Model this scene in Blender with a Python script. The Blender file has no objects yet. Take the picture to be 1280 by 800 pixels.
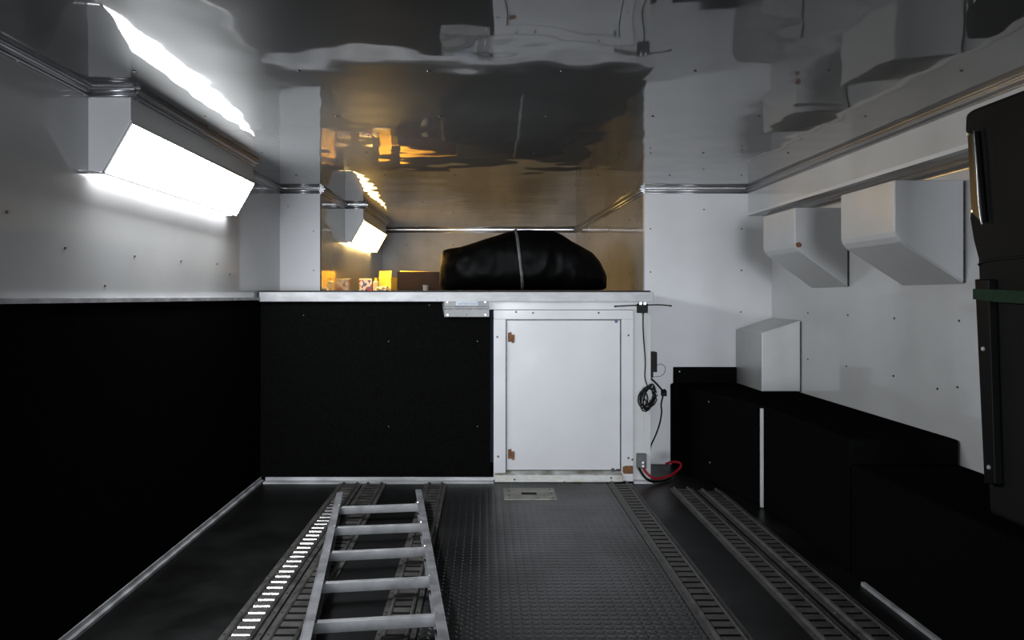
import bpy, bmesh, math, random
from mathutils import Vector, Matrix, noise

# ------------------------------------------------------------------ camera, light, exposure
S = bpy.context.scene
COL = S.collection
S.view_settings.view_transform = 'Standard'
S.view_settings.look = 'None'
S.view_settings.exposure = 0.0
S.view_settings.gamma = 1.0
S.view_settings.use_curve_mapping = False

FOC = 920.0                      # focal length in pixels of a 1280 wide frame
cam_d = bpy.data.cameras.new('camera')
cam_d.sensor_width = 36.0
cam_d.lens = 36.0 * FOC / 1280.0
cam_d.shift_x = 34.0 / 1280.0
cam_d.shift_y = -29.0 / 1280.0
cam_d.clip_start = 0.02
cam = bpy.data.objects.new('camera', cam_d)
COL.objects.link(cam)
cam.location = (0, 0, 1.0)
cam.rotation_euler = (math.pi / 2, 0, 0)
S.camera = cam

W = bpy.data.worlds.new('world'); S.world = W; W.use_nodes = True
W.node_tree.nodes['Background'].inputs['Color'].default_value = (0.55, 0.68, 1.0, 1)
W.node_tree.nodes['Background'].inputs['Strength'].default_value = 0.02

LAMP_MAIN = 42.0                 # cool white wall light
LAMP_NOSE = 27.0                 # warm light over the raised deck
REAR_FILL = 88.0                # strength of the fill light added behind the camera

ld = bpy.data.lights.new('rear_fill_light', 'AREA')  # unseen fill added for the surfaces that face the camera
ld.shape = 'RECTANGLE'; ld.size = 3.2; ld.size_y = 2.2; ld.spread = math.radians(60)
ld.energy = REAR_FILL; ld.color = (0.88, 0.93, 1.0)
lo = bpy.data.objects.new('rear_fill_light', ld); COL.objects.link(lo)
lo.location = (0.3, -9.0, 0.95); lo.rotation_euler = (math.pi / 2, 0, 0)   # shines along +Y into the trailer

# ------------------------------------------------------------------ dimensions (metres)
ZC = 1.645                       # ceiling
XL, XR = -1.225, 1.715           # side walls
YB = 4.40                        # plane of the front wall beside the raised deck
YK = 3.98                        # bulkhead under the deck
NL, NR0, NR1, YN = -0.985, 0.955, 0.880, 7.10
ZD = 1.034                       # top of the deck mat
YREAR = -3.2

# ------------------------------------------------------------------ materials
def new_mat(name):
    m = bpy.data.materials.new(name); m.use_nodes = True
    return m, m.node_tree.nodes, m.node_tree.links, m.node_tree.nodes['Principled BSDF']

def setp(p, **k):
    for a, v in k.items():
        key = {'base': 'Base Color', 'rough': 'Roughness', 'metal': 'Metallic', 'spec': 'Specular IOR Level', 'ior': 'IOR',
               'coat': 'Coat Weight', 'coat_rough': 'Coat Roughness'}[a]
        if a == 'base': v = (v[0], v[1], v[2], 1) if not isinstance(v, (int, float)) else (v, v, v, 1)
        p.inputs[key].default_value = v

def coords(n, l, scale=(1, 1, 1)):
    tc = n.new('ShaderNodeTexCoord'); mp = n.new('ShaderNodeMapping')
    mp.inputs['Scale'].default_value = scale
    l.new(tc.outputs['Object'], mp.inputs['Vector'])
    return mp.outputs['Vector']

def noise_mat(name, c1, c2, scale=6, detail=4, rough=0.5, metal=0.0, bump=0.0, bscale=60, r2=None, stretch=(1, 1, 1), spec=0.5, ior=1.5, lo_=0.35, hi=0.65, coat=None):
    m, n, l, p = new_mat(name)
    setp(p, rough=rough, metal=metal, spec=spec, ior=ior)
    v = coords(n, l, stretch)
    t = n.new('ShaderNodeTexNoise'); t.inputs['Scale'].default_value = scale; t.inputs['Detail'].default_value = detail
    l.new(v, t.inputs['Vector'])
    r = n.new('ShaderNodeValToRGB')
    r.color_ramp.elements[0].position = lo_; r.color_ramp.elements[1].position = hi
    r.color_ramp.elements[0].color = (*c1, 1); r.color_ramp.elements[1].color = (*c2, 1)
    l.new(t.outputs['Fac'], r.inputs['Fac']); l.new(r.outputs['Color'], p.inputs['Base Color'])
    if r2 is not None:
        mr = n.new('ShaderNodeMapRange'); mr.inputs['From Min'].default_value = lo_; mr.inputs['From Max'].default_value = hi
        mr.inputs['To Min'].default_value = rough; mr.inputs['To Max'].default_value = r2
        l.new(t.outputs['Fac'], mr.inputs['Value']); l.new(mr.outputs['Result'], p.inputs['Roughness'])
    if bump:
        b = n.new('ShaderNodeBump'); b.inputs['Strength'].default_value = 1.0; b.inputs['Distance'].default_value = bump
        t2 = n.new('ShaderNodeTexNoise'); t2.inputs['Scale'].default_value = bscale; t2.inputs['Detail'].default_value = 2
        l.new(v, t2.inputs['Vector']); l.new(t2.outputs['Fac'], b.inputs['Height']); l.new(b.outputs['Normal'], p.inputs['Normal'])
    if coat:
        p.inputs['Coat Weight'].default_value = 1.0; p.inputs['Coat IOR'].default_value = coat[0]; p.inputs['Coat Roughness'].default_value = coat[1]
        if bump: l.new(b.outputs['Normal'], p.inputs['Coat Normal'])
    return m

def g(v, t=(1, 1, 1)): return (v * t[0], v * t[1], v * t[2])

WHITE = noise_mat('white_skin', g(.50, (1, 1, 1.0)), g(.58), 2.2, 3, rough=.34, r2=.42, bump=.0007, bscale=1.6, ior=1.35, coat=(1.5, .07))
FRONTM = noise_mat('front_skin', g(.60, (1, 1, 1.01)), g(.68, (1, 1, 1.01)), 2.4, 4, rough=.5, r2=.6, spec=.3)
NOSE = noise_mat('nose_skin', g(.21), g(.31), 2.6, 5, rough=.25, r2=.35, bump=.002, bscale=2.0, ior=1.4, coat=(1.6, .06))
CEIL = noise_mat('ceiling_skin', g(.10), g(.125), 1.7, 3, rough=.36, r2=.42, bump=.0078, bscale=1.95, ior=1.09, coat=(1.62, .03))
PAINT = noise_mat('white_paint', g(.54, (1, 1, 1.02)), g(.60, (1, 1, 1.02)), 3, 4, rough=.3, r2=.45, bump=.0004, bscale=9)
GREYPAINT = noise_mat('grey_white_paint', g(.46, (1, 1.01, 1.0)), g(.54, (1, 1.01, 1.0)), 5, 5, rough=.35, r2=.5)
VENT = noise_mat('vent_paint', g(.50), g(.55), 4, 3, rough=.28, r2=.36)
SILVER = noise_mat('brushed_silver', (.50, .50, .49), (.56, .56, .55), 5, 5, rough=.38, r2=.42, metal=.55)
ALU = noise_mat('aluminium', (.34, .34, .35), (.56, .56, .57), 7, 6, rough=.5, r2=.62, metal=.35, stretch=(1, 2, 3))
ALU_DULL = noise_mat('dull_aluminium', (.32, .32, .33), (.52, .52, .53), 14, 7, rough=.45, r2=.6, metal=.3, bump=.0002, bscale=90)
RAILM = noise_mat('rail_aluminium', (.20, .20, .215), (.34, .34, .36), 12, 7, rough=.45, r2=.6, metal=.4, bump=.0002, bscale=90)
BRACK = noise_mat('bracket_metal', g(.20), g(.26), 10, 3, rough=.5, metal=.3)
TRIMM = noise_mat('trim_metal', (.40, .40, .41), (.46, .46, .47), 3, 2, rough=.3, r2=.34, metal=.9)
SILLM = noise_mat('worn_sill', (.20, .19, .15), (.52, .53, .52), 12, 8, rough=.4, r2=.6, metal=.4, stretch=(1, 1, 3))
FPLATE = noise_mat('floor_plate_metal', (.10, .10, .085), (.30, .29, .25), 14, 6, rough=.35, r2=.55, metal=.5)
CARPET = noise_mat('black_carpet', g(.003), g(.0052), 180, 3, rough=1.0, spec=0.0, bump=.002, bscale=260)
DECKMAT = noise_mat('deck_mat', g(.012), g(.02), 30, 3, rough=.6, spec=.3)
TRACK = noise_mat('track_bronze', (.050, .047, .044), (.095, .090, .084), 20, 6, rough=.45, r2=.62, metal=.35, bump=.0003, bscale=150)
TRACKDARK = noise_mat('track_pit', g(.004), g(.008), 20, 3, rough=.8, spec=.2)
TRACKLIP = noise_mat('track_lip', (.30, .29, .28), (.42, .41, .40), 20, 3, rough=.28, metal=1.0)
BLACKPL = noise_mat('black_plastic', g(.003), g(.005), 20, 3, rough=.5, spec=.15)
BLACKPANEL = noise_mat('black_panel', g(.005), g(.007), 5, 3, rough=.7, spec=.12)
BLACKGLOSS = noise_mat('black_gloss', g(.004), g(.006), 5, 3, rough=.32, spec=.2)
BLACKBAR = noise_mat('black_bar', g(.002), g(.003), 5, 3, rough=.5, spec=.08)
GREEN = noise_mat('green_web', (.002, .022, .009), (.004, .030, .014), 60, 3, rough=.7, spec=.2)
BAGM = noise_mat('bag_fabric', g(.0012), g(.002), 6, 5, rough=.48, r2=.6, spec=.08, bump=.03, bscale=3.2)
STRAPM = noise_mat('grey_piping', g(.085), g(.12), 40, 3, rough=.5)
CARD = noise_mat('cardboard', (.30, .155, .055), (.36, .19, .07), 12, 4, rough=.8)
CARDDARK = noise_mat('brown_cardboard', (.035, .014, .004), (.05, .020, .006), 12, 4, rough=.75)
YELLOW = noise_mat('yellow_card', (.9, .55, .07), (.95, .65, .11), 8, 4, rough=.6)
CREAM = noise_mat('cream_plastic', (.62, .55, .38), (.7, .62, .45), 10, 3, rough=.4)
RUST = noise_mat('rust_brown', (.13, .055, .022), (.22, .10, .045), 60, 6, rough=.9)
SCREWD = noise_mat('dark_screw', g(.03), g(.07), 50, 3, rough=.4, metal=.6)
SCREWL = noise_mat('bright_screw', g(.65), g(.8), 50, 3, rough=.3, metal=.8)
GREYPL = noise_mat('grey_plastic', g(.10), g(.13), 30, 3, rough=.5, spec=.3)
REDC = noise_mat('red_cable', (.24, .006, .012), (.32, .01, .018), 30, 3, rough=.5, spec=.25)
BLUE = noise_mat('blue_tape', (.03, .07, .13), (.05, .10, .17), 30, 3, rough=.5)
STICK = noise_mat('faded_sticker', (.42, .47, .52), (.55, .6, .66), 60, 3, rough=.4)
STICKD = noise_mat('sticker_ink', (.16, .20, .26), (.2, .25, .32), 60, 3, rough=.4)

def emis(name, c, s):
    m, n, l, p = new_mat(name)
    setp(p, base=.8, rough=.4)
    p.inputs['Emission Color'].default_value = (*c, 1); p.inputs['Emission Strength'].default_value = s
    return m
LENSRIM = emis('diffuser_rim', (1, 1, 1), 0.0)
LENS = emis('lit_diffuser', (.93, .97, 1.0), LAMP_MAIN)
LENSW = emis('lit_warm_diffuser', (1.0, .60, .17), LAMP_NOSE)
LENS2 = emis('lit_slot', (.95, .97, 1.0), LAMP_MAIN * .30)
LENSW2 = emis('lit_warm_slot', (1.0, .66, .24), LAMP_NOSE * 1.3)

def floor_mat():
    m, n, l, p = new_mat('coin_rubber')
    setp(p, base=.010, rough=.33, spec=.5)
    v = coords(n, l)
    mp = n.new('ShaderNodeMapping'); mp.inputs['Scale'].default_value = (32, 32, 1); l.new(v, mp.inputs['Vector'])
    vo = n.new('ShaderNodeTexVoronoi'); vo.inputs['Scale'].default_value = 1.0; vo.inputs['Randomness'].default_value = 0.0
    vo.voronoi_dimensions = '2D'
    l.new(mp.outputs['Vector'], vo.inputs['Vector'])
    mr = n.new('ShaderNodeMapRange'); mr.inputs['From Min'].default_value = .30; mr.inputs['From Max'].default_value = .42
    mr.inputs['To Min'].default_value = 1; mr.inputs['To Max'].default_value = 0
    l.new(vo.outputs['Distance'], mr.inputs['Value'])
    b = n.new('ShaderNodeBump'); b.inputs['Distance'].default_value = .0014
    l.new(mr.outputs['Result'], b.inputs['Height'])
    t = n.new('ShaderNodeTexNoise'); t.inputs['Scale'].default_value = 3.0; t.inputs['Detail'].default_value = 6
    l.new(v, t.inputs['Vector'])
    r = n.new('ShaderNodeMapRange'); r.inputs['To Min'].default_value = .28; r.inputs['To Max'].default_value = .44
    r.inputs['From Min'].default_value = .3; r.inputs['From Max'].default_value = .7
    l.new(t.outputs['Fac'], r.inputs['Value']); l.new(r.outputs['Result'], p.inputs['Roughness'])
    l.new(b.outputs['Normal'], p.inputs['Normal'])
    return m
FLOORM = floor_mat()

def pattern_mat():
    m, n, l, p = new_mat('printed_pattern')
    v = coords(n, l)
    vo = n.new('ShaderNodeTexVoronoi'); vo.inputs['Scale'].default_value = 45
    l.new(v, vo.inputs['Vector'])
    r = n.new('ShaderNodeValToRGB'); r.color_ramp.interpolation = 'CONSTANT'
    e = r.color_ramp.elements
    e[0].color = (.05, .06, .25, 1); e[1].position = .75; e[1].color = (.8, .78, .75, 1)
    x = e.new(.3); x.color = (.45, .05, .06, 1); x = e.new(.45); x.color = (.7, .68, .7, 1); x = e.new(.6); x.color = (.1, .12, .35, 1)
    l.new(vo.outputs['Color'], r.inputs['Fac']); l.new(r.outputs['Color'], p.inputs['Base Color'])
    return m
PATTERN = pattern_mat()

# ------------------------------------------------------------------ mesh helpers
def box(bm, a, b, mi=0):
    x0, x1 = sorted((a[0], b[0])); y0, y1 = sorted((a[1], b[1])); z0, z1 = sorted((a[2], b[2]))
    vs = [bm.verts.new(c) for c in ((x0, y0, z0), (x1, y0, z0), (x1, y1, z0), (x0, y1, z0), (x0, y0, z1), (x1, y0, z1), (x1, y1, z1), (x0, y1, z1))]
    for f in ((0, 3, 2, 1), (4, 5, 6, 7), (0, 1, 5, 4), (1, 2, 6, 5), (2, 3, 7, 6), (3, 0, 4, 7)):
        fc = bm.faces.new([vs[i] for i in f]); fc.material_index = mi

def prism(bm, pts0, pts1, mi=0):
    """two matching rings of 3-D points joined into a closed solid"""
    a = [bm.verts.new(p) for p in pts0]; b = [bm.verts.new(p) for p in pts1]
    n = len(a); fs = [bm.faces.new(a[::-1]), bm.faces.new(b)]
    for i in range(n):
        j = (i + 1) % n; fs.append(bm.faces.new((a[i], a[j], b[j], b[i])))
    for f in fs: f.material_index = mi

def smooth_path(pts, k=6):
    P = [Vector(p) for p in pts]
    if len(P) < 3: return P
    out = []
    for i in range(len(P) - 1):
        p0 = P[max(i - 1, 0)]; p1 = P[i]; p2 = P[i + 1]; p3 = P[min(i + 2, len(P) - 1)]
        for s in range(k):
            t = s / k
            out.append(.5 * ((2 * p1) + (p2 - p0) * t + (2 * p0 - 5 * p1 + 4 * p2 - p3) * t * t + (3 * p1 - p0 - 3 * p2 + p3) * t ** 3))
    out.append(P[-1]); return out

def tube(bm, pts, r, n=8, sm=True, mi=0, closed=False):
    P = smooth_path(pts) if sm else [Vector(p) for p in pts]
    rings = []
    up = Vector((0.13, 0.21, 0.97)).normalized()
    for i, p in enumerate(P):
        d = (P[min(i + 1, len(P) - 1)] - P[max(i - 1, 0)]).normalized()
        u = d.cross(up)
        if u.length < 1e-3: u = d.cross(Vector((1, 0, 0)))
        u.normalize(); v = d.cross(u).normalized(); 
        rr = r(i / (len(P) - 1)) if callable(r) else r
        rings.append([bm.verts.new(p + u * math.cos(a) * rr + v * math.sin(a) * rr) for a in [2 * math.pi * k / n for k in range(n)]])
    for a, b in zip(rings, rings[1:]):
        for k in range(n):
            f = bm.faces.new((a[k], a[(k + 1) % n], b[(k + 1) % n], b[k])); f.material_index = mi; f.smooth = True
    bm.faces.new(rings[0][::-1]).material_index = mi; bm.faces.new(rings[-1]).material_index = mi

def cyl(bm, c, axis, r, h, n=14, mi=0, r2=None):
    A = Vector(axis).normalized(); c = Vector(c)
    u = A.orthogonal().normalized(); v = A.cross(u); r2 = r if r2 is None else r2
    a = [c + (u * math.cos(t) + v * math.sin(t)) * r for t in [2 * math.pi * k / n for k in range(n)]]
    b = [c + A * h + (u * math.cos(t) + v * math.sin(t)) * r2 for t in [2 * math.pi * k / n for k in range(n)]]
    prism(bm, a, b, mi)

def build(name, bm, mats, parent=None, bevel=0.0, seg=2, smooth=False):
    bmesh.ops.recalc_face_normals(bm, faces=bm.faces)
    me = bpy.data.meshes.new(name); bm.to_mesh(me); bm.free()
    for m in (mats if isinstance(mats, (list, tuple)) else [mats]): me.materials.append(m)
    if smooth:
        for p in me.polygons: p.use_smooth = True
    o = bpy.data.objects.new(name, me); COL.objects.link(o)
    if parent is not None:
        o.parent = parent; o.matrix_parent_inverse = Matrix.Identity(4)
        o.location = -Vector(parent.location) if parent.get('local') is None else (0, 0, 0)
    if bevel:
        md = o.modifiers.new('bevel', 'BEVEL'); md.width = bevel; md.segments = seg; md.limit_method = 'ANGLE'; md.angle_limit = math.radians(40)
    return o

def B(): return bmesh.new()

def tag(o, label, cat, group=None, kind=None):
    o['label'] = label; o['category'] = cat
    if group: o['group'] = group
    if kind: o['kind'] = kind
    return o

def thing(name, loc, label, cat, group=None, local=False, rz=0):
    o = bpy.data.objects.new(name, None); COL.objects.link(o); o.location = loc; o.empty_display_size = .05
    o.rotation_euler = (0, 0, rz)
    if local: o['local'] = 1            # parts are modelled around the Empty's own origin
    return tag(o, label, cat, group)

def structure(name, bm, m, parent=None, **k):
    o = build(name, bm, m, parent, **k)
    if parent is None: o['kind'] = 'structure'
    return o

def boxes(*bs):
    bm = B()
    for a, b in bs: box(bm, a, b)
    return bm

_screw = {}
def screw(parent, p, axis, r=.005, m=SCREWD, h=.003):
    key = (tuple(axis), r, m.name)
    if key not in _screw:
        bm = B(); cyl(bm, (0, 0, 0), axis, r, h, 8, r2=r * .7)
        bmesh.ops.recalc_face_normals(bm, faces=bm.faces)
        me = bpy.data.meshes.new('screw'); bm.to_mesh(me); bm.free(); me.materials.append(m); _screw[key] = me
    o = bpy.data.objects.new('screw', _screw[key]); COL.objects.link(o)
    o.parent = parent; o.location = Vector(p) - (Vector(parent.location) if parent.get('local') is None else Vector())
    return o

# ------------------------------------------------------------------ the shell
T = .05
FLOORS = noise_mat('dark_floor', g(.004), g(.006), 4, 5, rough=.32, r2=.5, spec=.16, bump=.0006, bscale=25)
floor = structure('floor', boxes(((XL - T, YREAR, -T), (XR + T, YB + T, 0))), FLOORS)
structure('floor_centre', boxes(((-.195, YREAR, 0), (.650, 3.95, .003))), FLOORM)
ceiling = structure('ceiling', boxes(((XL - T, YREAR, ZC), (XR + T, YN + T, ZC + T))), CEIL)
wl = structure('wall_left', boxes(((XL - T, YREAR, .985), (XL, YB, ZC))), WHITE)
structure('wall_left_lower', boxes(((XL - T, YREAR, 0), (-1.212, YK, .985))), CARPET)
wr = structure('wall_right', boxes(((XR, YREAR, 0), (XR + T, YB, ZC))), WHITE)
wfl = structure('wall_front_left', boxes(((XL - T, YB, .985), (NL, YB + .04, ZC))), FRONTM)
wfr = structure('wall_front_right', boxes(((NR0, YB, 0), (XR + T, YB + .04, ZC)), ((.86, YB, 0), (NR0, YB + .04, .99))), FRONTM)
wnl = structure('wall_nose_left', boxes(((NL - T, YB + .04, .985), (NL, YN, ZC))), NOSE)
bm = B(); prism(bm, [(NR0, YB + .04, .985), (NR0 + T, YB + .04, .985), (NR1 + T, YN, .985), (NR1, YN, .985)],
                [(NR0, YB + .04, ZC), (NR0 + T, YB + .04, ZC), (NR1 + T, YN, ZC), (NR1, YN, ZC)])
wnr = structure('wall_nose_right', bm, NOSE)
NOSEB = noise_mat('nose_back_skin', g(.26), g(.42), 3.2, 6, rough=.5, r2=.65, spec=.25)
wnf = structure('wall_nose_front', boxes(((NL - T, YN, .985), (NR1 + T, YN + T, ZC))), NOSEB)
# boxed soffit along the right wall
XS, ZS = 1.573, 1.487
soffit = structure('trim_soffit', boxes(((XS, YREAR, ZS), (XR, YB, ZC))), WHITE)
# raised deck and the bulkhead below it
structure('floor_deck', boxes(((XL, YK - .02, .985), (.90, YB, 1.022)), ((NL, YB, .985), (NR1 - .0, YN, 1.022)), ((NR1, YB, .985), (NR0, YB + .6, 1.022))), DECKMAT)
structure('floor_deck_mat', boxes(((XL + .004, YK + .01, 1.022), (.898, YB, ZD)), ((NL + .003, YB, 1.022), (NR1 - .003, YN, ZD))), DECKMAT)
bulk = structure('wall_bulkhead', boxes(((-1.212, YK, 0), (.03, YK + .03, .985))), CARPET)
structure('wall_bulkhead_side', boxes(((.862, YK + .002, 0), (.896, YB, .985))), GREYPAINT)

# ceiling cove trims: a wall leg, a ceiling leg and a bead between them
_t = [0]
def cove(p0, p1, nrm, z=ZC, m=TRIMM, drop=.030, ext=(0, 0)):
    _t[0] += 1
    a, b = Vector((*p0, 0)), Vector((*p1, 0)); n = Vector((*nrm, 0)).normalized(); d = (b - a).normalized()
    a = a - d * ext[0]; b = b + d * ext[1]
    bm = B()
    prof = [(0, 0), (.030, 0), (.030, -.004), (.020, -.005), (.016, -.014), (.008, -.020), (.005, -.022), (.004, -drop), (0, -drop)]
    prism(bm, [a + n * u + Vector((0, 0, z + v)) for u, v in prof], [b + n * u + Vector((0, 0, z + v)) for u, v in prof])
    tube(bm, [a + n * .017 + Vector((0, 0, z - .014)), b + n * .017 + Vector((0, 0, z - .014))], .0055, 8, sm=False)
    tube(bm, [a + n * .006 + Vector((0, 0, z - .026)), b + n * .006 + Vector((0, 0, z - .026))], .004, 8, sm=False)
    o = structure('trim_%d' % _t[0], bm, m)
    L = (b - a).length
    k = max(1, int(L / .3))
    for i in range(k + 1):
        q = a + d * (.03 + (L - .06) * i / k) + n * .0045 + Vector((0, 0, z - .029))
        screw(o, q, tuple(n), .0035, SCREWL)
    return o

LB = (2.272, 3.48, XL)           # wall light: near end, far end, wall plane
NB = (5.17, 6.36, NL)
DP = .133
cove((XL, -1.0), (XL, LB[0]), (1, 0))
cove((XL, LB[0]), (XL + DP, LB[0]), (0, -1), ext=(0, .02))
cove((XL + DP, LB[0]), (XL + DP, LB[1]), (1, 0))
cove((XL, LB[1]), (XL, YB), (1, 0))
cove((XL, YB), (NL, YB), (0, -1))
cove((NL, YB), (NL, NB[0]), (1, 0))
cove((NL, NB[0]), (NL + DP, NB[0]), (0, -1), ext=(0, .02))
cove((NL + DP, NB[0]), (NL + DP, NB[1]), (1, 0))
cove((NL, NB[1]), (NL, YN), (1, 0))
cove((NL, YN), (NR1, YN), (0, -1))
cove((NR0, YB), (NR1, YN), (-1, -.028))
cove((NR0, YB), (XS, YB), (0, -1))
cove((XS, -1.0), (XS, YB), (-1, 0))
cove((XR, -1.0), (XR, YB), (-1, 0), z=ZS, drop=.034)
# angle along the lower outside corner of the soffit
_t[0] += 1
structure('trim_%d' % _t[0], boxes(((XS - .003, -1, ZS - .004), (XS + .001, YB, ZS + .012)), ((XS, -1, ZS - .004), (XS + .03, YB, ZS - .001))), FRONTM)
# cap between the white skin and the black lining of the left wall
_t[0] += 1
structure('trim_%d' % _t[0], boxes(((XL, YREAR, .982), (-1.206, YK, .996))), ALU)
# strips where the floor meets the walls
_t[0] += 1
o = structure('trim_%d' % _t[0], boxes(((-1.212, .2, 0), (-1.194, YK, .010)), ((-1.212, .2, 0), (-1.207, YK, .026))), ALU_DULL)
_t[0] += 1
o = structure('trim_%d' % _t[0], boxes(((-1.184, 3.93, 0), (.048, YK, .010)), ((-1.184, 3.972, 0), (.048, YK, .026))), ALU)
_t[0] += 1
structure('trim_%d' % _t[0], boxes(((1.303, .3, 0), (1.317, 2.55, .012))), ALU_DULL)
_t[0] += 1
structure('trim_%d' % _t[0], boxes(((.800, 3.935, 0), (.896, YK, .012))), ALU)
# bright edge of the raised deck
_t[0] += 1
edge = structure('trim_%d' % _t[0], boxes(((-1.212, 3.952, .974), (.906, YK - .02, 1.026)), ((-1.212, 3.952, 1.022), (.906, YK + .01, 1.026))), ALU, bevel=.002)
for i in range(10): screw(edge, (-1.12 + i * .215, 3.952, .986), (0, -1, 0), .0028, ALU)

# screws in the skins
def wallpx(px, py, X): Y = X * FOC / (px - 606.0); return (X, Y, 1 - (py - 371) * Y / FOC)
for a in ((81, 310), (168, 320), (226, 326), (271, 330), (287, 343), (131, 357), (8, 265)):
    screw(wl, wallpx(*a, XL), (1, 0, 0), .005)
for a in ((1060, 394), (1118, 398), (1199, 401), (1058, 458), (1117, 470), (1197, 484), (1010, 449), (1010, 391), (1172, 486)):
    screw(wr, wallpx(*a, XR), (-1, 0, 0), .005)
for a in ((926, 390), (927, 286), (927, 338), (813, 286), (813, 340), (880, 262)):
    screw(wfr, ((a[0] - 606) * YB / FOC, YB, 1 - (a[1] - 371) * YB / FOC), (0, -1, 0), .005)
for a in ((392, 289), (392, 338), (340, 290), (360, 258)):
    if a[0] > 350: screw(wfl, ((a[0] - 606) * YB / FOC, YB, 1 - (a[1] - 371) * YB / FOC), (0, -1, 0), .004)
for X in [-1.0, -.53, -.16, .22, .6, .98, 1.36]:
    for Y in (1.55, 2.1, 2.63, 3.3, 3.9, 5.0):
        if not (Y > YB and X > .9): screw(ceiling, (X * (.8 if Y > YB else 1), Y, ZC), (0, 0, -1), .005)
for Y in (4.8, 5.5, 6.3):
    for z in (1.15, 1.5):
        screw(wnr, (NR0 - (Y - YB) * .0278, Y, z), (-1, 0, 0), .005)
for x in (-.75, -.3, .15, .6):
    screw(wnf, (x, YN, 1.5), (0, -1, 0), .006)
for p in ((-.52, .76), (-.04, .76), (-.52, .30), (-.04, .30), (-.98, .9), (-.3, .955)):
    screw(bulk, (p[0], YK, p[1]), (0, -1, 0), .004)

# ------------------------------------------------------------------ wall lights
def wall_light(y0, y1, xw, lens, label, lens2):
    t = thing('wall_light', (xw, (y0 + y1) / 2, 1.38), label, 'light')
    prof = [(0, ZC - .001), (DP - .001, ZC - .001), (DP - .001, 1.541), (.044, 1.385), (0, 1.385)]
    bm = B(); prism(bm, [(xw + u, y0, v) for u, v in prof], [(xw + u, y1, v) for u, v in prof])
    build('housing', bm, VENT, t, bevel=.002)
    # diffuser sheet on the slanting face
    d = Vector((.131 - .043, 0, 1.541 - 1.385)).normalized(); nn = Vector((d.z, 0, -d.x))
    a = Vector((xw + .044, 0, 1.385)) + nn * .001 + d * .004; b = Vector((xw + DP - .001, 0, 1.541)) + nn * .001 - d * .004
    ring = [a, b, b + nn * .006, a + nn * .006]
    bm = B(); prism(bm, [q + Vector((0, y0 + .004, 0)) for q in ring], [q + Vector((0, y1 - .004, 0)) for q in ring], 1)
    bm.faces.ensure_lookup_table()
    for f in bm.faces:                       # only the broad outer sheet is the lit face
        c = f.calc_center_median()
        if abs((c - Vector((0, c.y, 0)) - (a + b) / 2 - nn * .006).length) < .001: f.material_index = 0
    build('diffuser', bm, [lens, LENSRIM], t)
    bm = B()
    prism(bm, [(xw, y0 - .055, 1.379), (xw + .012, y0 - .05, 1.379), (xw + .052, y0, 1.379), (xw, y0, 1.379)],
          [(xw, y0 - .055, 1.383), (xw + .012, y0 - .05, 1.383), (xw + .052, y0, 1.383), (xw, y0, 1.383)])
    box(bm, (xw + .042, y0, 1.380), (xw + .052, y1, 1.3845))
    build('bottom_flange', bm, ALU, t)
    bm = B(); box(bm, (xw + .004, y0 + .002, 1.3835), (xw + .041, y1 - .002, 1.3848))
    o = build('lower_diffuser', bm, lens2, t); o['label'] = 'narrow lit slot in the underside'
    bm = B(); box(bm, (xw + DP - .001, y0, 1.536), (xw + DP + .003, y1, 1.545)); build('upper_lip', bm, TRIMM, t)
    return t
wall_light(*LB, LENS, 'long angled wall light glowing cool white high on the left wall', LENS2)
wall_light(*NB, LENSW, 'short wall light glowing warm yellow above the raised deck behind the pillar', LENSW2)

# ------------------------------------------------------------------ wedge boxes on the right wall
def wedge(y0, y1, xi, zt, zb_i, zb_w, label, chip=False):
    t = thing('wedge_box', (XR, (y0 + y1) / 2, zb_w), label, 'box', 'wedge-shaped boxes hung under the soffit')
    bm = B(); r = .03
    prof = [(XR, zt), (xi, zt), (xi, zb_i + .03), (xi + .006, zb_i + .012), (xi + .022, zb_i - .008), (XR, zb_w)]
    prism(bm, [(u, y0, v) for u, v in prof], [(u, y1, v) for u, v in prof])
    build('shell', bm, VENT, t, bevel=.003)
    bm = B(); e = .004    # end panel with a dark seam round it
    prof2 = [(XR - .001, zt - .002), (xi + .003, zt - .002), (xi + .003, zb_i + .03), (xi + .024, zb_i - .003), (XR - .001, zb_w + .006)]
    prism(bm, [(u, y0 - e, v) for u, v in prof2], [(u, y0 + .002, v) for u, v in prof2])
    build('end_panel', bm, VENT, t, bevel=.001)
    bm = B(); box(bm, (XR - .008, y0 - .006, zb_w + .004), (XR - .002, y0 - .004, zt - .004)); build('seam', bm, SCREWD, t)
    if chip:
        bm = B(); ring = [(xi + .006, .012), (xi + .022, .016), (xi + .034, .004), (xi + .028, -.008), (xi + .012, -.010), (xi + .005, .0)]
        prism(bm, [(u, y0 - .0055, zb_i + .02 + v) for u, v in ring], [(u, y0 - .003, zb_i + .02 + v) for u, v in ring])
        o = build('rust_chip', bm, RUST, t); o['label'] = 'small brown rust chip'
    return t
wedge(2.63, 3.02, 1.461, 1.417, 1.203, 1.045, 'grey-white wedge-shaped box under the soffit, nearer the black upholstered panel')
wedge(3.468, 3.857, 1.459, 1.420, 1.222, 1.045, 'grey-white wedge-shaped box under the soffit with a brown rust chip on its edge', True)
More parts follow.
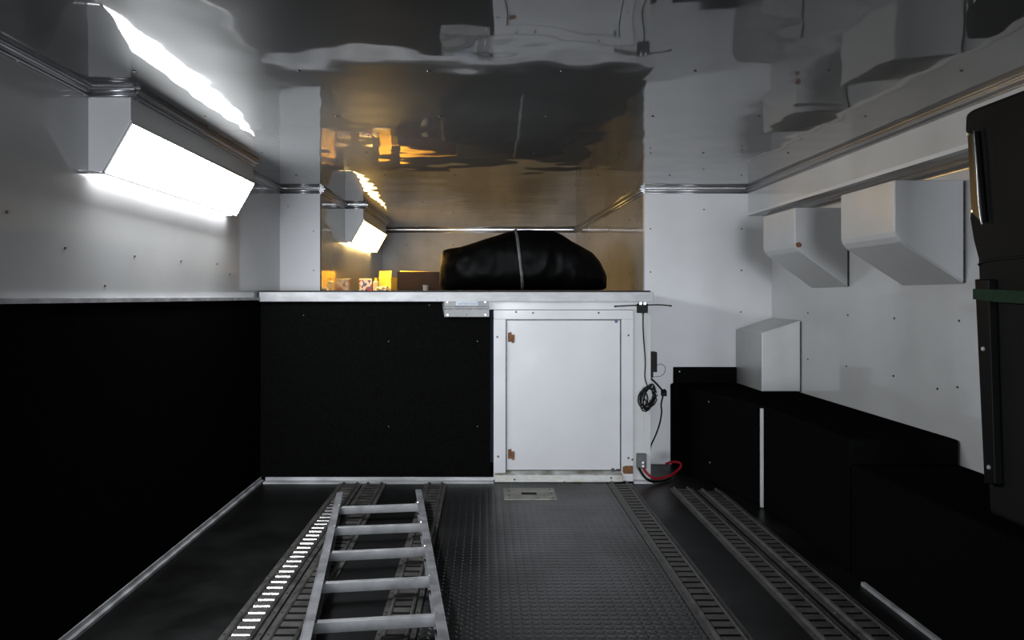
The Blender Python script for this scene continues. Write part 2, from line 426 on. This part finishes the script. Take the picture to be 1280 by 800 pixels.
# the bare metal one standing on the bench
t = thing('metal_wedge_box', (1.6, 4.2, .485), 'bare silver box with a sloping top standing on the black bench in the corner', 'box')
bm = B()
prof = [(XR, .874), (1.502, .805), (1.502, .487), (XR, .487)]
prism(bm, [(u, 3.994, v) for u, v in prof], [(u, YB - .003, v) for u, v in prof]); build('shell', bm, SILVER, t, bevel=.002)
bm = B(); prism(bm, [(XR - .002, 3.990, .868), (1.506, 3.990, .802), (1.506, 3.990, .489), (XR - .002, 3.990, .489)],
                [(XR - .002, 3.995, .868), (1.506, 3.995, .802), (1.506, 3.995, .489), (XR - .002, 3.995, .489)]); build('end_panel', bm, SILVER, t)
bm = B(); box(bm, (XR - .007, 3.986, .487), (XR - .001, 3.990, .866)); build('seam', bm, SCREWD, t)

# ------------------------------------------------------------------ bench over the wheel well
t = thing('carpeted_bench', (1.5, 3.5, 0), 'low black carpeted bench running along the right wall with a stepped top', 'bench')
bm = B()
pl = [(XR - .002, YB - .002), (1.105, YB - .002), (1.317, 3.485), (1.317, 2.655), (XR - .002, 2.655)]
prism(bm, [(x, y, 0) for x, y in pl], [(x, y, .485) for x, y in pl]); build('upper_box', bm, CARPET, t, bevel=.012)
bm = B(); box(bm, (1.317, .3, 0), (XR - .002, 2.653, .396)); build('lower_box', bm, CARPET, t, bevel=.012)
bm = B(); box(bm, (1.125, YB - .016, .40), (1.502, YB, .581)); build('back_board', bm, CARPET, t, bevel=.004)
bm = B(); box(bm, (1.304, 3.477, .004), (1.319, 3.49, .472)); o = build('corner_strip', bm, GREYPAINT, t, bevel=.002); o['label'] = 'narrow white corner strip'
dv = Vector((1.317 - 1.105, 3.485 - YB, 0)).normalized(); nv = Vector((dv.y, -dv.x, 0))
if nv.y > 0: nv = -nv
for s, z in ((.45, .435), (.46, .11)):
    q = Vector((1.105, YB, 0)) + dv * s; screw(t, (q.x, q.y, z), tuple(nv), .0045, SCREWL)
screw(t, (1.16, YB - .016, .555), (0, -1, 0), .004, SCREWL)

# ------------------------------------------------------------------ bulkhead door
KX = lambda px, Y=YK: (px - 606.0) * Y / FOC
KZ = lambda py, Y=YK: 1 - (py - 371.0) * Y / FOC
y0 = YK - .012
_t[0] += 1
structure('trim_%d' % _t[0], boxes(((KX(611), YK - .008, KZ(387)), (KX(813), YK + .03, .974))), PAINT, bevel=.001)
_t[0] += 1
structure('trim_%d' % _t[0], boxes(((KX(791), YK - .004, .012), (KX(804), YK + .02, KZ(387))), ((KX(804), YK - .008, .012), (KX(813), YK + .02, KZ(387)))), GREYPAINT, bevel=.001)
t = thing('access_door', (KX(704), YK, 0), 'white access door in an aluminium frame under the raised deck', 'door')
bm = B(); box(bm, (KX(617), y0, KZ(599)), (KX(632), YK + .03, KZ(399))); build('frame_stile', bm, PAINT, t, bevel=.0015)
bm = B(); box(bm, (KX(776.5), y0, .03), (KX(791), YK + .03, KZ(399))); build('frame_stile', bm, PAINT, t, bevel=.0015)
bm = B(); box(bm, (KX(617), y0, KZ(399)), (KX(791), YK + .03, KZ(387.5))); build('frame_rail', bm, PAINT, t, bevel=.0015)
bm = B(); box(bm, (KX(633.5), YK + .002, KZ(587.5)), (KX(775), YK + .018, KZ(400.5))); dp = build('door_panel', bm, PAINT, t, bevel=.001)
bm = B(); box(bm, (KX(632), YK + .018, KZ(590)), (KX(777), YK + .03, KZ(399))); build('rebate', bm, SCREWD, t)
bm = B(); prism(bm, [(KX(618), YK + .02, KZ(588.5)), (KX(618), YK - .002, KZ(588.5)), (KX(618), YK - .024, KZ(592.5)), (KX(618), YK - .028, .004), (KX(618), YK + .02, .004)],
                [(KX(777), YK + .02, KZ(588.5)), (KX(777), YK - .002, KZ(588.5)), (KX(777), YK - .024, KZ(592.5)), (KX(777), YK - .028, .004), (KX(777), YK + .02, .004)])
o = build('sill', bm, SILLM, t, bevel=.002); o['label'] = 'scuffed bare metal sill'
bm = B(); box(bm, (KX(777), YK - .016, .006), (KX(790.5), YK - .010, .033)); build('sill_end', bm, PAINT, t)
for yy in (416, 562):
    bm = B()
    ring = [(635, yy), (639, yy - 1), (639.5, yy + 2), (643.5, yy + 2.5), (643, yy + 12), (640, yy + 13), (639, yy + 11), (635, yy + 11.5)]
    prism(bm, [(KX(a), YK - .0015, KZ(b)) for a, b in ring], [(KX(a), YK + .004, KZ(b)) for a, b in ring])
    o = build('hinge_patch', bm, RUST, t); o['label'] = 'brown rusted hinge patch'
bm = B(); ring = [(778, 582.5), (782, 581.5), (790.8, 581.5), (790.8, 591.5), (779, 591.5), (777.6, 589)]
prism(bm, [(KX(a), y0 - .0015, KZ(b)) for a, b in ring], [(KX(a), y0 + .002, KZ(b)) for a, b in ring]); o = build('bare_patch', bm, RUST, t); o['label'] = 'bare brown patch on the frame'
bm = B(); box(bm, (KX(764), YK - .006, KZ(589)), (KX(768), YK + .004, KZ(585.5))); cyl(bm, (KX(770), YK - .008, KZ(587)), (1, 0, 0), .004, .022, 8); build('latch', bm, SCREWD, t)
bm = B(); box(bm, (KX(768.5), YK - .0005, KZ(403.5)), (KX(772), YK + .003, KZ(399.5))); build('tape', bm, BLUE, t)
for a in ((621.5, 421), (622.5, 570), (785, 419), (785, 572), (790, 574), (645, 386 + 4), (666, 391), (748, 391)):
    screw(t, (KX(a[0]), y0, KZ(a[1])), (0, -1, 0), .006)
for a in ((643, 598), (763, 596), (705, 601)):
    screw(t, (KX(a[0]), YK - .026, KZ(a[1])), (0, -1, 0), .0055)

# bracket under the deck edge
yb = YK - .03
t = thing('mounting_bracket', (KX(583), YK, KZ(396)), 'small ribbed aluminium bracket screwed under the bright deck edge', 'bracket')
bm = B()
K = lambda px: KX(px, yb); Kz = lambda py: KZ(py, yb)
box(bm, (K(555.5), yb, Kz(382.5)), (K(611.5), YK, .974)); box(bm, (K(555.5), yb, Kz(396)), (K(611.5), YK, Kz(387)))
box(bm, (K(554.5), yb + .012, Kz(387)), (K(611.5), YK, Kz(382.5))); box(bm, (K(554.5), yb - .003, Kz(385.4)), (K(611.5), YK, Kz(384.0)))
prism(bm, [(K(555.5), yb, Kz(396)), (K(555.5), yb, .974), (K(552.5), YK, .974), (K(553), YK, Kz(386))], [(K(556), yb + .001, Kz(396)), (K(556), yb + .001, .974), (K(556), YK, .974), (K(556), YK, Kz(386))])
build('plate', bm, BRACK, t)
bm = B(); box(bm, (K(555), yb + .004, Kz(384.0)), (K(611), yb + .013, Kz(382.6))); box(bm, (K(555), yb + .004, Kz(386.9)), (K(611), yb + .013, Kz(385.4))); build('groove', bm, SCREWD, t)
for a in ((559, 377.8), (606.5, 377.8), (559.5, 393.5), (606.5, 393.5)): screw(t, (K(a[0]), yb, Kz(a[1])), (0, -1, 0), .006, SCREWL)
screw(t, (K(583), yb, Kz(393.5)), (0, -1, 0), .004, SCREWD)
bm = B(); box(bm, (K(570), yb - .001, Kz(381.6)), (K(597), yb + .001, Kz(377))); st = build('sticker', bm, STICK, t)
bm = B()
random.seed(4)
x = 572.0
while x < 595:
    w = random.uniform(.5, 1.1); box(bm, (K(x), yb - .002, Kz(381 - random.uniform(0, .6))), (K(x + w), yb, Kz(377.8 + random.uniform(0, .8)))); x += w + random.uniform(.5, 1.0)
o = build('worn_print', bm, STICKD, st); o.location = (0, 0, 0); o['label'] = 'worn illegible print'

# ------------------------------------------------------------------ aerial, cables, connector
ya = YK - .012
t = thing('cable_aerial', (KX(803), YK, KZ(391)), 'black aerial with two thin arms and a coiled cable on the white post', 'aerial')
bm = B(); box(bm, (KX(796, ya), ya - .022, KZ(391)), (KX(809, ya), ya + .003, KZ(379.5))); build('body', bm, BLACKPL, t, bevel=.003)
for a in (799.5, 804.8):
    bm = B(); box(bm, (KX(a - 1.6, ya), ya - .026, KZ(381)), (KX(a + 1.6, ya), ya - .012, KZ(377.6))); build('clip', bm, SCREWL, t, bevel=.001)
bm = B(); tube(bm, [(KX(797), ya - .012, KZ(381.5)), (KX(783), ya - .012, KZ(382)), (KX(767), ya - .014, KZ(383))], lambda s: .0035 + .001 * (s > .9), 8); build('arm', bm, BLACKPL, t)
bm = B(); tube(bm, [(KX(808), ya - .012, KZ(381.2)), (KX(824), ya - .012, KZ(381)), (KX(838), ya - .014, KZ(382.3))], lambda s: .0035 + .001 * (s > .9), 8); build('arm', bm, BLACKPL, t)
bm = B()
tube(bm, [(KX(803), ya - .010, KZ(390)), (KX(803.5), ya - .002, KZ(415)), (KX(806), ya + .001, KZ(450)), (KX(805.5), ya, KZ(470)), (KX(808), ya - .004, KZ(481)), (KX(811), ya - .01, KZ(484))], .0032, 8)
build('lead', bm, BLACKPL, t)
bm = B(); random.seed(2)
pts = []
for i in range(7 * 14 + 1):
    a = i / 14 * 2 * math.pi; k = i // 14
    rx = 8.0 + 2.5 * math.sin(k * 1.7); ry = 14.0 + 2.5 * math.cos(k * 2.1); cx = 808.5 + 1.8 * math.sin(k * 2.3); cy = 496 + 1.5 * math.cos(k * 1.3)
    tl = .28
    ux, uz = rx * math.cos(a), ry * math.sin(a)
    pts.append((KX(cx + ux * math.cos(tl) - uz * math.sin(tl)), ya - .012 - .006 * math.sin(a * .5 + k), KZ(cy + ux * math.sin(tl) + uz * math.cos(tl))))
tube(bm, pts, .0034, 6, sm=False)
tube(bm, [(KX(803), ya - .02, KZ(484)), (KX(808), ya - .026, KZ(497)), (KX(804), ya - .02, KZ(509))], .0034, 6)
tube(bm, [(KX(812), ya - .02, KZ(482)), (KX(803), ya - .026, KZ(495)), (KX(812), ya - .02, KZ(506))], .0034, 6)
build('coil', bm, BLACKPL, t)

t = thing('cable_module', (.90, 4.05, KZ(465)), 'slim black module with a fine wire loop on the side of the white post', 'module')
ym = 4.03; MX = lambda px: KX(px, ym); MZ = lambda py: KZ(py, ym)
bm = B(); box(bm, (.896, ym - .01, MZ(465)), (MX(821), ym + .06, MZ(440))); box(bm, (.896, ym - .005, MZ(472)), (MX(816.5), ym + .03, MZ(464))); build('case', bm, BLACKPL, t, bevel=.002)
bm = B(); tube(bm, [(MX(820.5), ym, MZ(457)), (MX(826), ym, MZ(455)), (MX(831), ym, MZ(458.5)), (MX(831), ym, MZ(465)), (MX(826), ym, MZ(470)), (MX(816), ym, MZ(471))], .0015, 6); build('wire', bm, BLACKPL, t)

t = thing('power_lead', (.90, 4.03, MZ(550)), 'black lead with an inline plug drooping beside the white post', 'cable')
bm = B(); tube(bm, [(MX(813.5), ym, MZ(473)), (MX(820), ym, MZ(479)), (MX(828), ym, MZ(488))], .0055, 8); build('sleeve', bm, BLACKPL, t)
bm = B(); box(bm, (MX(826.5), ym - .014, MZ(495)), (MX(833), ym + .012, MZ(488))); cyl(bm, (MX(829), ym - .012, MZ(489)), (.3, -1, .5), .012, .012, 10); build('plug', bm, BLACKPL, t, bevel=.003)
bm = B(); tube(bm, [(MX(829), ym, MZ(494)), (MX(826.5), ym, MZ(505)), (MX(827), ym, MZ(515)), (MX(825), ym, MZ(528)), (MX(820), ym, MZ(543)), (MX(814), ym, MZ(556)), (MX(812.5), ym, MZ(562))], .0045, 8); build('lead', bm, BLACKPL, t)

yc = YK - .03; CX = lambda px, y=yc: KX(px, y); CZ = lambda py, y=yc: KZ(py, y)
t = thing('power_connector', (CX(802), YK, CZ(586)), 'grey connector at the foot of the white post feeding red and black cables', 'connector')
bm = B(); box(bm, (CX(796.5), yc, CZ(586)), (CX(808.5), YK - .004, CZ(567.5))); box(bm, (CX(798), yc - .008, CZ(586)), (CX(807), yc, CZ(577))); build('housing', bm, GREYPL, t, bevel=.002)
for b_ in (577.5, 582):
    bm = B(); cyl(bm, (CX(803), yc - .010, CZ(b_)), (0, -1, 0), .007, .006, 8); build('terminal', bm, SCREWL, t)
bm = B(); tube(bm, [(CX(804), yc - .004, CZ(584.5)), (CX(808), yc - .02, CZ(591)), (CX(815), yc - .02, CZ(596)), (CX(825), yc, CZ(598)), (CX(838, 4.0), 4.0, CZ(594, 4.0)), (CX(847, 4.05), 4.05, CZ(588, 4.05)), (CX(851.5, 4.08), 4.08, CZ(582, 4.08)), (CX(848, 4.1), 4.1, CZ(578, 4.1)), (CX(840, 4.12), 4.12, CZ(577.5, 4.12)), (CX(832, 4.14), 4.14, CZ(580, 4.14))], .0068, 8)
o = build('red_cable', bm, REDC, t); o['label'] = 'looping red cable'
bm = B(); tube(bm, [(CX(798.5), yc - .004, CZ(585)), (CX(803), yc - .03, CZ(593)), (CX(810), yc - .03, CZ(599)), (CX(820), yc - .01, CZ(601.3)), (CX(832), yc + .02, .008), (CX(842), 4.02, .009)], .0068, 8)
o = build('black_cable', bm, BLACKPL, t)

# ------------------------------------------------------------------ load tracks in the floor
def track(x0, wid, ya_, yb_, label, lip=None):
    t = thing('load_track', (x0 + wid / 2, (ya_ + yb_) / 2, 0), label, 'track', 'slotted load tracks running along the floor')
    x1 = x0 + wid
    bm = B()
    fl = [(x0, 0), (x0, .004), (x0 + .016, .005), (x0 + .020, .012), (x0 + .026, .014), (x0 + .031, .011), (x0 + .033, .002), (x0 + .033, 0)]
    prism(bm, [(u, ya_, v) for u, v in fl], [(u, yb_, v) for u, v in fl])
    fr = [(x0 + x1 - u, v) for u, v in fl]
    prism(bm, [(u, ya_, v) for u, v in fr], [(u, yb_, v) for u, v in fr])
    build('flange', bm, TRACK, t)
    bm = B(); box(bm, (x0 + .033, ya_, 0), (x1 - .033, yb_, .002), 1)
    y = ya_ + .01; pitch = .050
    while y + pitch < yb_:
        box(bm, (x0 + .032, y, .001), (x1 - .032, y + .034, .0105), 0)
        # rolled lip on the far side of every slot
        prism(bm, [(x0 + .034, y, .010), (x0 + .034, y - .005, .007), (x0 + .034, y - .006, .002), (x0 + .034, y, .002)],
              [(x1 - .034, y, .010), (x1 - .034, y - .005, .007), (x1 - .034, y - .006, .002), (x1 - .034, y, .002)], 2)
        y += pitch
    build('slotted_web', bm, [TRACK, TRACKDARK, lip or TRACKDARK], t)  # default lips are black, with the slot shade put into their colour
    y = ya_ + .07
    while y < yb_:
        for xx in (x0 + .009, x1 - .009): screw(t, (xx, y, .0042), (0, 0, 1), .0045, SCREWD, .002)
        y += .15
    return t
track(-.776, .121, .9, 3.925, 'slotted metal floor track nearest the left wall, its slot lips coloured bright as lamp glint', TRACKLIP)  # brighter lip metal on this track alone paints in the lamp glint
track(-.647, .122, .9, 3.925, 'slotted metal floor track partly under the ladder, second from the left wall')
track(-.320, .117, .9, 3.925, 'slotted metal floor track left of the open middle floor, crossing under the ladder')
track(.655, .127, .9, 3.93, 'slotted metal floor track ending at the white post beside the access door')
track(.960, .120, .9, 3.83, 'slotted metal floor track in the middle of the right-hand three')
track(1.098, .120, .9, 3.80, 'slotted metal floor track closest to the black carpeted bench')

# ------------------------------------------------------------------ recessed plate in front of the door
t = thing('floor_plate', (.235, 3.73, 0), 'rectangular metal plate with a slot set in the floor before the access door', 'plate')
bm = B()
a, b_, c, d = .095, .355, 3.61, 3.82
sx0, sx1, sy0, sy1 = .185, .262, 3.69, 3.745
for q in (((a, c, 0), (b_, sy0, .008)), ((a, sy1, 0), (b_, d, .008)), ((a, sy0, 0), (sx0, sy1, .008)), ((sx1, sy0, 0), (b_, sy1, .008))): box(bm, *q)
build('plate', bm, FPLATE, t)
bm = B(); box(bm, (sx0, sy0, 0), (sx1, sy1, .0045)); build('slot_floor', bm, TRACKDARK, t)
for p in ((.12, 3.63), (.12, 3.68), (.12, 3.74), (.12, 3.79), (.335, 3.63), (.335, 3.71), (.335, 3.79), (.26, 3.63)):
    screw(t, (p[0], p[1], .008), (0, 0, 1), .006, SCREWD)

# ------------------------------------------------------------------ ladder lying on the tracks
t = thing('ladder', (-.50, 2.74, .014), 'aluminium ladder with flat rungs lying on the floor over the load tracks', 'ladder')
p_top = Vector((-.501, 3.50, 0)); ax = Vector((.1335, -.991, 0)).normalized(); px_ = Vector((ax.y, -ax.x, 0)) * -1
LW = .400
for s in (-1, 1):
    bm = B(); rw = .030; z0, z1 = .016, .078
    c0 = p_top + px_ * s * (LW / 2 - rw / 2); c1 = c0 + ax * 2.7
    # channel rail: web outside, two flanges inwards
    def seg(u0, u1, za, zb):
        r0 = [c0 + px_ * s * u + Vector((0, 0, z)) for u, z in ((u0, za), (u1, za), (u1, zb), (u0, zb))]
        prism(bm, r0, [q + ax * 2.7 for q in r0])
    seg(rw / 2 - .004, rw / 2, z0, z1); seg(-rw / 2, rw / 2 - .004, z1 - .004, z1); seg(-rw / 2, rw / 2 - .004, z0, z0 + .004)
    build('rail', bm, RAILM, t, bevel=.001)
    for k in range(9):
        c = c0 + ax * (.222 + .2916 * k) + Vector((0, 0, z1)) - px_ * s * .011
        bm = B(); cyl(bm, c, (0, 0, 1), .006, .003, 8, r2=.003); build('weld', bm, SCREWL, t)
for k in range(9):
    c = p_top + ax * (.204 + .2916 * k); h = LW / 2 - .006
    bm = B(); w = .011
    ring = []
    for u, z in ((-w, .034), (w, .034), (w, .065), (-w, .065)): ring.append((u, z))
    prism(bm, [c - px_ * h + ax * u + Vector((0, 0, z)) for u, z in ring], [c + px_ * h + ax * u + Vector((0, 0, z)) for u, z in ring])
    build('rung', bm, ALU_DULL, t, bevel=.001)

# ------------------------------------------------------------------ black upholstered panel at the right
t = thing('black_panel', (1.43, 1.7, .396), 'tall black upholstered panel standing on the bench, strapped with green webbing', 'panel')
XP = 1.40
PY = lambda px, X=XP: X * FOC / (px - 606.0)
def PP(px, py, X=XP): Y = PY(px, X); return (Y, 1 - (py - 371) * Y / FOC)
outline = [PP(1207, 141), PP(1205.5, 148), PP(1205, 164), PP(1208, 172), PP(1212.5, 258), PP(1210.5, 273), PP(1215, 301), PP(1221, 324), PP(1222, 350), PP(1226, 450), PP(1232, 560), (PY(1236), .398)]
top = outline[0][1]
outline = [(1.1, .398), (1.1, top + .004), (outline[0][0] - .03, top + .004)] + outline
bm = B(); prism(bm, [(XP, y, z) for y, z in outline], [(XP + .07, y, z) for y, z in outline]); build('padding', bm, BLACKPANEL, t, bevel=.012, seg=3)
bm = B(); XQ = XP - .022
q = [PP(1218, 349, XQ), PP(1235, 349, XQ), PP(1243, 605, XQ), PP(1230, 605, XQ)]
prism(bm, [(XQ, y, z) for y, z in q], [(XP + .002, y, z) for y, z in q]); br = build('angle_bar', bm, BLACKBAR, t, bevel=.003)
for a in ((1229, 436), (1236, 584)):
    y, z = PP(*a, XQ); cc = screw(t, (XQ, y, z), (-1, 0, 0), .007, SCREWL); cc.name = 'bolt'
bm = B(); XG = XQ - .004
q = [PP(1216, 361, XG), PP(1245, 362, XG), PP(1330, 367, XG), PP(1330, 383, XG), PP(1245, 377.5, XG), PP(1216, 374, XG)]
prism(bm, [(XG, y, z) for y, z in q], [(XQ + .001, y, z) for y, z in q]); o = build('strap', bm, GREEN, t); o['label'] = 'green webbing strap'
bm = B(); XH = XP - .02
q = [PP(1208, 166, XH), PP(1216, 164, XH), PP(1226, 280, XH), PP(1213, 266, XH)]
prism(bm, [(XH, y, z) for y, z in q], [(XP, y, z) for y, z in q])
h = build('handle', bm, BLACKGLOSS, t, bevel=.006, seg=3)
bm = B()
tube(bm, [(XH - .004, *PP(1219, 160, XH)), (XH - .006, *PP(1223, 200, XH)), (XH - .006, *PP(1226, 250, XH)), (XH - .004, *PP(1229, 282, XH))], .0022, 6); build('cord', bm, TRACKLIP, t)
for a in ((1210, 168), (1216, 264)):
    y, z = PP(*a, XH); cc = screw(t, (XH, y, z), (-1, 0, 0), .006, SCREWL); cc.name = 'bolt'
# the seam in the padding
bm = B(); y1_, z1_ = PP(1221, 331); tube(bm, [(XP - .001, y1_ - .01, z1_), (XP - .001, y1_ - .12, z1_ + .012), (XP - .001, 1.3, z1_ + .01)], .004, 6); build('seam', bm, BLACKPL, t)

# ------------------------------------------------------------------ covered bag on the deck
YBAG = 4.62; F = YBAG / FOC
prof = [(550, 338, 358), (551, 322, 361), (554, 313, 362.5), (562, 311, 363), (575, 309.5, 363), (590, 305, 363), (605, 300, 363), (620, 295.5, 363), (632, 291.5, 363), (645, 288.5, 363),
        (660, 288, 363), (675, 289, 363), (690, 289.5, 363), (700, 294, 363), (712, 302, 363), (726, 309.5, 363), (738, 316, 363), (747, 326, 363), (753, 337, 362.5), (757, 346, 360), (758, 352, 356)]
def topz(px):
    for (a, t0, b0), (c, t1, b1) in zip(prof, prof[1:]):
        if a <= px <= c:
            f = (px - a) / (c - a); return t0 + (t1 - t0) * f, b0 + (b1 - b0) * f
    return prof[-1][1], prof[-1][2]
def bag_ring(px, n=40, off=0.0):
    tp, bt = topz(px)
    X = (px - 606) * F; zt = 1 - (tp - 371) * F; zb = max(1 - (bt - 371) * F, ZD + .001)
    e = (px - 549) / 209.0
    hd = .30 * (1 - abs(2 * e - 1) ** 3.2) ** .5 + .012
    out = []
    for k in range(n):
        a = 2 * math.pi * k / n
        ca, sa = math.cos(a), math.sin(a)
        yy = -hd * math.copysign(abs(ca) ** .75, ca); zz = math.copysign(abs(sa) ** .8, sa)
        zc = zb + (zt - zb) * .42
        z = zc + (zz * (zt - zc) if zz > 0 else zz * (zc - zb))
        p = Vector((X, YBAG + yy, z))
        w = noise.noise(Vector((X * 5.5, yy * 6, z * 9))) * .022 + (abs(noise.noise(Vector((X * 9 + 5 + z * 8, yy * 7, z * 10 - X * 3)))) - .2) * -.030 + noise.noise(Vector((X * 22 + 5, yy * 15, z * 20))) * .006
        if z > zb + .01:
            lift = 1.0 if zz < .85 else .35
            p += Vector((0, -math.copysign(1, ca) * w * lift - math.copysign(off, ca) * abs(ca), off * sa))
        p.z = max(p.z, ZD + .001)
        out.append(p)
    return out
t = thing('covered_bag', (.24, YBAG, ZD), 'large black soft bag with a grey stripe lying on the raised deck', 'bag')
bm = B(); rings = []
N = 90
for i in range(N + 1):
    px = 550 + (758 - 550) * i / N
    rings.append([bm.verts.new(p) for p in bag_ring(px)])
for a, b_ in zip(rings, rings[1:]):
    for k in range(40): bm.faces.new((a[k], a[(k + 1) % 40], b_[(k + 1) % 40], b_[k]))
bm.faces.new(rings[0][::-1]); bm.faces.new(rings[-1])
build('cover', bm, BAGM, t, smooth=True)
# grey piping running over the bag
bm = B(); strip = []
def strip_px(zf): return 643.5 + 8.0 * (1 - zf) ** 1.3
for k in range(21):                       # front half of the ring, bottom to top to back
    pass
idx = [i for i in range(-8, 22)]
va, vb = [], []
for i in idx:
    k = i % 40
    probe = bag_ring(646)[k]; zf = min(1, max(0, (probe.z - ZD) / .38)); c = strip_px(zf)
    for px, lst in ((c - 1.7, va), (c + 1.7, vb)):
        p = bag_ring(px, off=.004)[k]; lst.append(bm.verts.new(p))
for i in range(len(va) - 1): bm.faces.new((va[i], va[i + 1], vb[i + 1], vb[i]))
o = build('stripe', bm, STRAPM, t, smooth=True); o['label'] = 'narrow grey stripe'
md = o.modifiers.new('thick', 'SOLIDIFY'); md.thickness = .003; md.offset = 1

# ------------------------------------------------------------------ odds and ends at the back of the deck
def open_box(name, parent, w, d, h, m, wall=.004, flaps=()):
    bm = B()
    box(bm, (-w / 2, -d / 2, 0), (w / 2, d / 2, wall))
    box(bm, (-w / 2, -d / 2, 0), (-w / 2 + wall, d / 2, h)); box(bm, (w / 2 - wall, -d / 2, 0), (w / 2, d / 2, h))
    box(bm, (-w / 2, -d / 2, 0), (w / 2, -d / 2 + wall, h)); box(bm, (-w / 2, d / 2 - wall, 0), (w / 2, d / 2, h))
    return build(name, bm, m, parent)
t = thing('cardboard_box', (-.43, 5.55, ZD), 'long brown cardboard box on the raised deck half behind the black bag', 'box', local=True, rz=.05)
open_box('carton', t, .44, .26, .150, CARDDARK)
bm = B(); prism(bm, [(-.22, .13, .15), (.22, .13, .15), (.22, .13, .154), (-.22, .13, .154)], [(-.22, .20, .165), (.22, .20, .150), (.22, .20, .154), (-.22, .20, .169)]); build('flap', bm, YELLOW, t)
t = thing('yellow_carton', (-.735, 5.70, ZD), 'bright yellow open carton standing at the left end of the brown cardboard box', 'carton', local=True, rz=-.55)
open_box('carton', t, .12, .12, .115, YELLOW)
bm = B(); prism(bm, [(-.06, -.056, .115), (.06, -.056, .115), (.06, -.06, .115), (-.06, -.06, .115)], [(-.06, -.05, .165), (.06, -.05, .165), (.06, -.054, .165), (-.06, -.054, .165)]); build('flap', bm, YELLOW, t)
t = thing('patterned_packet', (-.905, 5.58, ZD), 'small packet printed in blue, red and white near the nose wall', 'packet', local=True, rz=.2)
bm = B(); box(bm, (-.048, -.025, 0), (.048, .025, .098)); build('packet_body', bm, PATTERN, t, bevel=.002)
bm = B(); box(bm, (-.048, -.026, .090), (.048, .026, .104)); build('packet_top', bm, CREAM, t, bevel=.002)
t = thing('cream_bottle', (-.815, 5.52, ZD), 'small cream bottle between the printed packet and yellow carton', 'bottle', local=True)
bm = B(); cyl(bm, (0, 0, 0), (0, 0, 1), .024, .075, 16); cyl(bm, (0, 0, .075), (0, 0, 1), .024, .014, 16, r2=.011); build('bottle_body', bm, CREAM, t)
bm = B(); cyl(bm, (0, 0, .088), (0, 0, 1), .013, .02, 16); build('cap', bm, YELLOW, t)
bm = B(); random.seed(9)
bmesh.ops.create_icosphere(bm, subdivisions=3, radius=.034)
for v in bm.verts:
    v.co *= 1 + .5 * noise.noise(v.co * 60); v.co.x *= 1.6; v.co.z *= .7
    v.co += Vector((-.755, 5.46, ZD + .022)); v.co.z = max(v.co.z, ZD + .0005)
o = build('crumpled_paper', bm, CREAM); tag(o, 'crumpled pale paper on the deck before the yellow carton', 'paper')
t = thing('metal_cup', (-.425, 5.3, ZD), 'small dull metal cup in front of the brown cardboard box', 'cup', local=True)
bm = B(); cyl(bm, (0, 0, 0), (0, 0, 1), .019, .046, 16, r2=.021); build('cup_body', bm, ALU_DULL, t)
bm = B(); cyl(bm, (0, 0, .046), (0, 0, 1), .0225, .004, 16); build('rim', bm, ALU_DULL, t)
